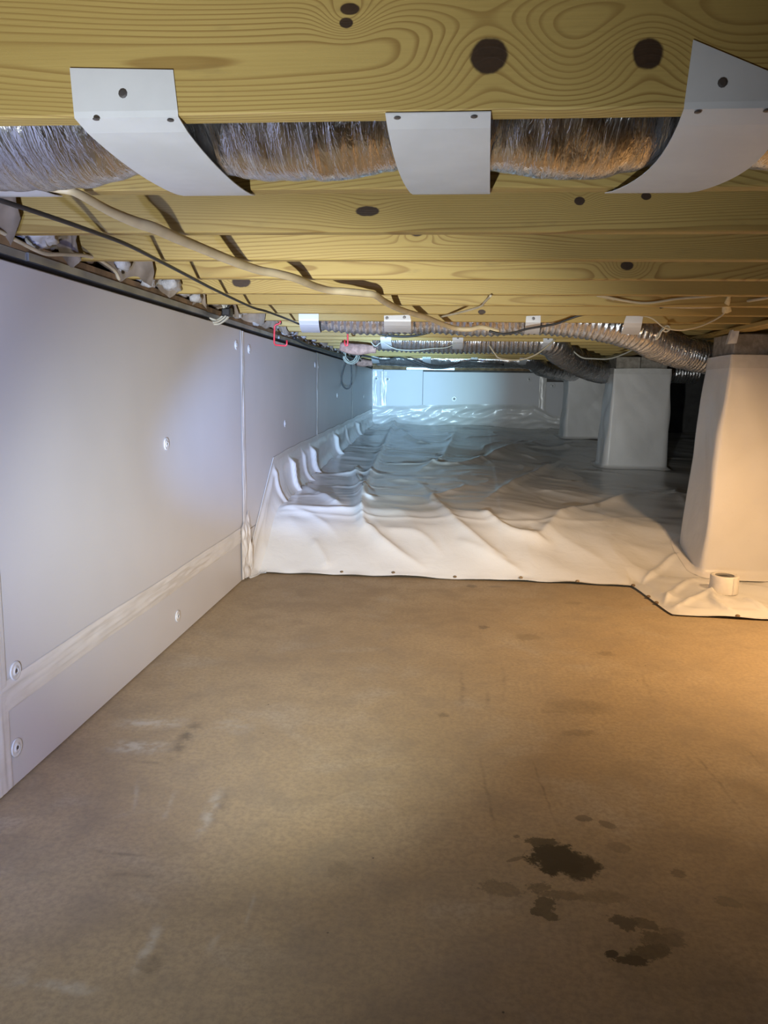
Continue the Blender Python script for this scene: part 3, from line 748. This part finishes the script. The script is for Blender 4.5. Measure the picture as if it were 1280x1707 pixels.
strap('end of a white strap at the left edge below the near duct', None, [(-260,196), (-110,195)], [(-30,326), (104,321)], 0, .016, [(40,312,'b')])
for lab, tp, fo, en, k, nl in [
    ('short white strap at the left end of the mid-view duct, above the square red hook', [(498,523), (531,523)], [(498,534), (531,534)], [(508,545), (537,545)], 8, []),
    ('white strap with two nails on the mid-view duct, right of the hanging red hook', [(640,526), (683,525)], [(640,536), (685,536)], [(642,548), (686,549)], 8, [(645,530,'f'), (674,529,'f')]),
    ('narrow white strap with one nail in the middle of the mid-view duct', [(877,527), (901,526)], [(876,538), (901,538)], [(871,551), (897,553)], 8, [(889,531,'f')]),
    ('slanted white strap on the mid-view duct near the second pier', [(1044,526), (1072,526)], [(1040,539), (1070,539)], [(1029,567), (1060,571)], 8, [])]:
    t = strap(lab, tp, fo, en, k, .045, nl)
for lab, x0, x1, k, y in [('tiny white strap at the left end of the distant duct', 634, 652, 12, 571), ('tiny white strap in the middle of the distant duct', 754, 772, 12, 570),
                          ('tiny white strap where the distant duct starts to bend down', 905, 921, 12, 573),
                          ('faint white strap, leftmost on the farthest duct', 619, 631, 20, 599), ('faint white strap, second from left on the farthest duct', 704, 718, 20, 600),
                          ('faint white strap, third from left on the farthest duct', 785, 796, 20, 601), ('faint white strap, rightmost on the farthest duct', 866, 878, 20, 602)]:
    a = at(x0, y, J(k)).x; b = at(x1, y, J(k)).x
    yf = J(k)-.002; ye = J(k+1); L = []; Rr = []
    for x, out in ((a, L), (b, Rr)):
        out += [Vector((x, yf, JB+.04)), Vector((x, yf, JB+.004))]
        out += [Vector((x, yf+(ye-yf)*u, JB-.003-.055*math.sin(math.pi*u)**.8)) for u in np.linspace(0.02, 1, 10)]
    t = thing('duct_strap', L[0], lab, 'strap', 'white duct straps'); ribbon('strap_band', L, Rr, .0018, MAT['strap'], t)
    nail(((a+b)/2, yf-.0018, JB+.02), (0, -1, 0), t, .008)

# ------------------------------------------------------------------ cables, hose, hooks
HZ = JB-.022
def onjoist(pts, z=HZ): return [atz(x, y, z if len(q) == 0 else q[0]) for (x, y, *q) in pts]
hose = onjoist([(-60,314), (0,313), (43,309,1.455), (100,316), (131,323), (184,352), (225,370), (262,382), (328,411), (420,447), (462,456), (495,465), (530,479), (550,484), (575,486), (605,489), (625,492), (642,503), (670,517), (712,530)])
hose += [at(754, 546, 4.28), at(782, 549, 4.30), at(803, 546, 4.32), at(831, 553, 4.33)]
tag(tube('tan_hose', hose, .012, MAT['tan'], None, 8, 12, lambda t, a, c: .0065+.0065*float(sstep(.12, .30, t))+.0015*noise2(np.cos(a)+c[0]*6, np.sin(a)+c[1]*5, 6)),
    'thick tan cable sheath winding across the underside of the joists', 'cable')
def cable(pts, r, mat, label, cat='cable', name='cable', n=8, sides=8): return tag(tube(name, pts, r, MAT[mat], None, n, sides), label, cat)
cable(onjoist([(-60,316), (0,334), (80,360), (160,388), (212,408), (262,433), (310,458), (360,484), (420,512), (450,521), (500,541), (512,552)], JB-.014), .0055, 'black',
      'black cable running below the joists from the left edge toward the square red hook', name='black_cable')
cable([at(815,552,4.30), at(832,556,4.30), at(850,556,4.30), at(880,548,4.30), at(925,540,4.30), at(970,525,4.28), at(1010,524,4.2), at(1050,523,4.1), at(1100,513,4.0), at(1128,503,3.80), at(1140,498,3.75)], .006, 'black',
      'black cable sagging in front of the mid-view duct toward the upper right', name='black_cable')
cable([atx(x, y, AX+.05) for x, y in [(-40,372), (0,386), (30,402), (72,422), (105,424), (140,426), (165,433), (190,450), (199,466)]], .0055, 'cream', 'pale cable drooping along the top of the foam wall at far left', name='pale_cable')
cable(onjoist([(735,528), (770,520), (800,511), (808,503), (818,493)], JB-.010), .005, 'cream', 'short pale cable stub curving up on the joists right of the tan sheath', name='pale_cable')
cable([at(x, y, Y) for x, y, Y in [(995,492,3.55), (1030,500,3.6), (1060,505,3.65), (1100,510,3.7), (1150,512,3.7), (1200,510,3.65), (1240,503,3.6), (1300,493,3.5)]], .0065, 'cream', 'lower of two pale cables crossing the joists at upper right', name='pale_cable')
cable([at(x, y, Y) for x, y, Y in [(1000,492,3.5), (1040,501,3.55), (1080,505,3.55), (1130,498,3.5), (1180,494,3.45), (1240,487,3.4), (1300,478,3.35)]], .0055, 'cream', 'upper of two pale cables crossing the joists at upper right', name='pale_cable')
cable([at(x, y, Y) for x, y, Y in [(1213,514,3.62), (1200,528,4.0), (1170,543,4.1), (1140,550,4.1), (1118,549,4.1), (1105,545,4.1), (1085,530,4.1), (1056,524,4.1)]], .004, 'cream', 'thin pale wire from the taped joint to the knotted loop', name='pale_wire')
cable([at(x, y, 4.1+.002*i) for i, (x, y) in enumerate([(1108,548), (1102,553), (1098,562), (1092,566), (1098,556), (1106,546), (1113,543), (1116,549), (1110,553), (1104,549), (1107,544), (1115,545), (1112,552)])], .004, 'pale', 'loosely knotted pale wire loop hanging under the floor', 'wire', 'knotted_wire')
cable([at(x, y, 6.0) for x, y in [(815,575), (825,590), (832,597), (850,600), (872,599), (893,591), (910,579), (925,566)]], .006, 'cream', 'pale cable loop hanging below the distant duct', name='pale_cable')
cable([at(x, y, 6.5) for x, y in [(935,568), (955,585), (970,596), (990,598), (1015,598), (1040,590), (1066,577)]], .006, 'pale', 'thin pale cable sagging before the second pier top', name='pale_cable')
cable([at(x, y, 5.6) for x, y in [(630,556), (650,560), (680,561), (705,557), (720,552)]], .008, 'black', 'short black cable sagging under the joists right of the hanging red hook', name='black_cable')
cable([at(x, y, 8.8) for x, y in [(585,592), (610,594), (640,600), (665,596), (690,603), (715,613), (745,613), (775,605), (805,606), (840,608)]], .010, 'black', 'black cable waving before the farthest duct', name='black_cable')
cable([at(x, y, 6.045) for x, y in [(618,570), (626,577), (637,571), (660,582), (690,584), (720,581), (745,579), (768,568)]], .0035, 'pale', 'grey-white wire looped over the distant duct', name='pale_wire')
# taped cable joint
p = at(1212, 508, 3.6)
tj = tube('taped_joint', [at(1216, 489, 3.56), at(1214, 498, 3.58), at(1211, 508, 3.6), at(1211, 518, 3.62)], .012, MAT['masking'], None, 6, 12,
          lambda t, a, c: .006+.014*t+.004*noise2(np.cos(a)*2+c[2]*30, np.sin(a)*2, 3))
tag(tj, 'yellowed tape wound round the pale cables at upper right', 'tape')
# red vinyl hooks
def hook(px, Y, label, rot):
    pts = [at(x, y, Y+dy) for x, y, dy in px]
    t = thing('utility_hook', pts[0], label, 'hook', 'red hooks under the joists')
    tube('vinyl_coat', pts, .0055, MAT['red'], t, 0, 8)
    p = Vector(pts[0]); tube('screw_shank', [p, Vector((p.x+.004, p.y, JB+.004))], .0035, MAT['nail'], t, 0, 8)
    return t
hook([(467,533,0), (467,538,0), (464,540,0), (460,541,0), (457.5,544,0), (457,560,0), (457,572,0), (459,575,0), (470,576,0), (476,576.5,0), (478,574,0), (478,567,0)], 4.75, 'square red hook hanging above the foam wall top', 0)
hook([(577,533,0), (577.5,540,0), (579,546,0), (579.5,560,0), (579.5,573,0), (579,576,0), (576,576,0), (574.5,573,0), (574.5,566,0)], 4.9, 'slender red J-shaped hook hanging right of the square one', 0)
# coils of cable at the wall
def coil(cx, cy, Y, r, n, mat, label, hang):
    c = at(cx, cy, Y); t = thing('cable_coil', (c.x, c.y, c.z), label, 'cable coil'); rs = random.Random(int(cx))
    for i in range(n):
        rr = r*rs.uniform(.75, 1.15); ph = rs.uniform(-.5, .5); pts = []
        for k in range(15):
            a = 2*math.pi*k/14
            pts.append((c.x+rr*.75*math.cos(a)+rs.uniform(-.006, .006)+.15*rr*math.sin(a)*ph, c.y+.7*rr*math.cos(a+ph)+.01*i, c.z+hang*rr*math.sin(a)))
        tube('cable_turn', pts, .005, MAT[mat], t, 5, 6)
    return t
coil(356, 516, 3.75, .060, 8, 'pale', 'coil of pale cables hanging at the top of the foam wall', 1.0)
coil(584, 592, 8.0, .085, 8, 'pale', 'distant bundle of pale cable near the far end of the left wall', .9)
p = at(378, 521, 3.8)
t = thing('cable_plug', p, 'black plug beside the pale cable coil on the wall top', 'plug')
bevel_panel('plug_body', p.x-.022, p.x+.022, p.y-.02, p.y+.03, p.z-.018, p.z+.020, .006, 'y', MAT['black'], t)
tube('plug_cord', [p, p+Vector((.01, .0, .03)), p+Vector((.03, .02, .05)), p+Vector((.04, .05, .062))], .006, MAT['black'], t, 5, 6)
cable([at(x, y, 8.2) for x, y in [(578,600), (572,615), (569,632), (571,642), (577,648), (583,645), (586,632), (586,615), (583,600)]], .007, 'black', 'black cable loop hanging down against the left wall', name='black_cable')
cable([atx(x, y, AX+.06) for x, y in [(490,563), (510,574), (530,580), (550,586), (565,590), (585,596), (605,603)]], .012, 'black', 'black cable lying along the top of the far left wall', name='black_cable')

# ------------------------------------------------------------------ insulation stuffed above the left wall
def lump(name, c, s, mat, parent, seed, nu=22, nv=14):
    v = []
    for j in range(nv):
        th = math.pi*j/(nv-1)
        for i in range(nu):
            ph = 2*math.pi*i/nu; d = np.array([math.sin(th)*math.cos(ph), math.sin(th)*math.sin(ph), math.cos(th)])
            k = 1+.45*float(noise2(d[0]*1.6+d[2]*1.1, d[1]*1.6+d[2]*.7, seed))+.18*float(noise2(d[0]*4+d[2], d[1]*4-d[2]*2, seed+1))
            p = np.sign(d)*np.abs(d)**.7*k*np.array(s); v.append((c[0]+p[0], c[1]+p[1], c[2]+p[2]))
    return mesh(name, v, [tuple(reversed(q)) for q in grid_faces(nu, nv, True)], mat, parent, True)
rs = random.Random(5)
ORD = ['first', 'second', 'third', 'fourth', 'fifth', 'sixth', 'seventh', 'eighth']
for k in range(0, 24):
    y0, y1 = J(k)+JT, J(k+1)
    if k in (0,): lab = 'brown insulation facing tucked above the left wall behind the near duct'
    elif k < 8: lab = 'torn kraft-faced insulation above the left wall, %s joist bay behind the near duct' % ORD[k-1]
    else: lab = 'scrap of insulation in the joist bays above the far left wall'
    t = thing('insulation_batt', (AX-.02, (y0+y1)/2, JB), lab, 'insulation', 'insulation above the left wall')
    # kraft facing: a bent, torn sheet hanging at the front of the next joist
    reach = rs.uniform(.07, .15)*(1 if k < 8 else .8); n = 14; m = 8; v = []
    for j in range(m):
        for i in range(n):
            u, w = i/(n-1), j/(m-1)
            x = AX-.03+(reach+.035*float(noise2(w*3+k, 1.3, 41)))*u
            y = y1-.012-.10*w*(1-u*.5)-.05*u*u*(1-w)-.03*float(noise2(u*3+k*2, w*3, 42))
            z = JB+.19-.185*w+.03*float(noise2(u*2.5+k, w*2.5, 43))*(w)-.03*u*w
            v.append((x, min(y, y1-.004), z))
    mesh('kraft_facing', v, [tuple(reversed(q)) for q in grid_faces(n, m)], MAT['kraft'], t, True)
    lump('fibre_wool', (AX-.05, (y0+y1)/2+.02, JB+.10), (.06, .165, .085), MAT['fluff'] if k % 3 else MAT['kraft'], t, 50+k)
    for i in range(2):
        s = rs.uniform(.018, .034)
        lump('wool_tuft', (AX+rs.uniform(-.01, .05), rs.uniform(y0+.06, y1-.06), JB+rs.uniform(.0, .03)), (s, s*1.5, s*.8), MAT['fluff'], t, 80+2*k+i, 12, 9)
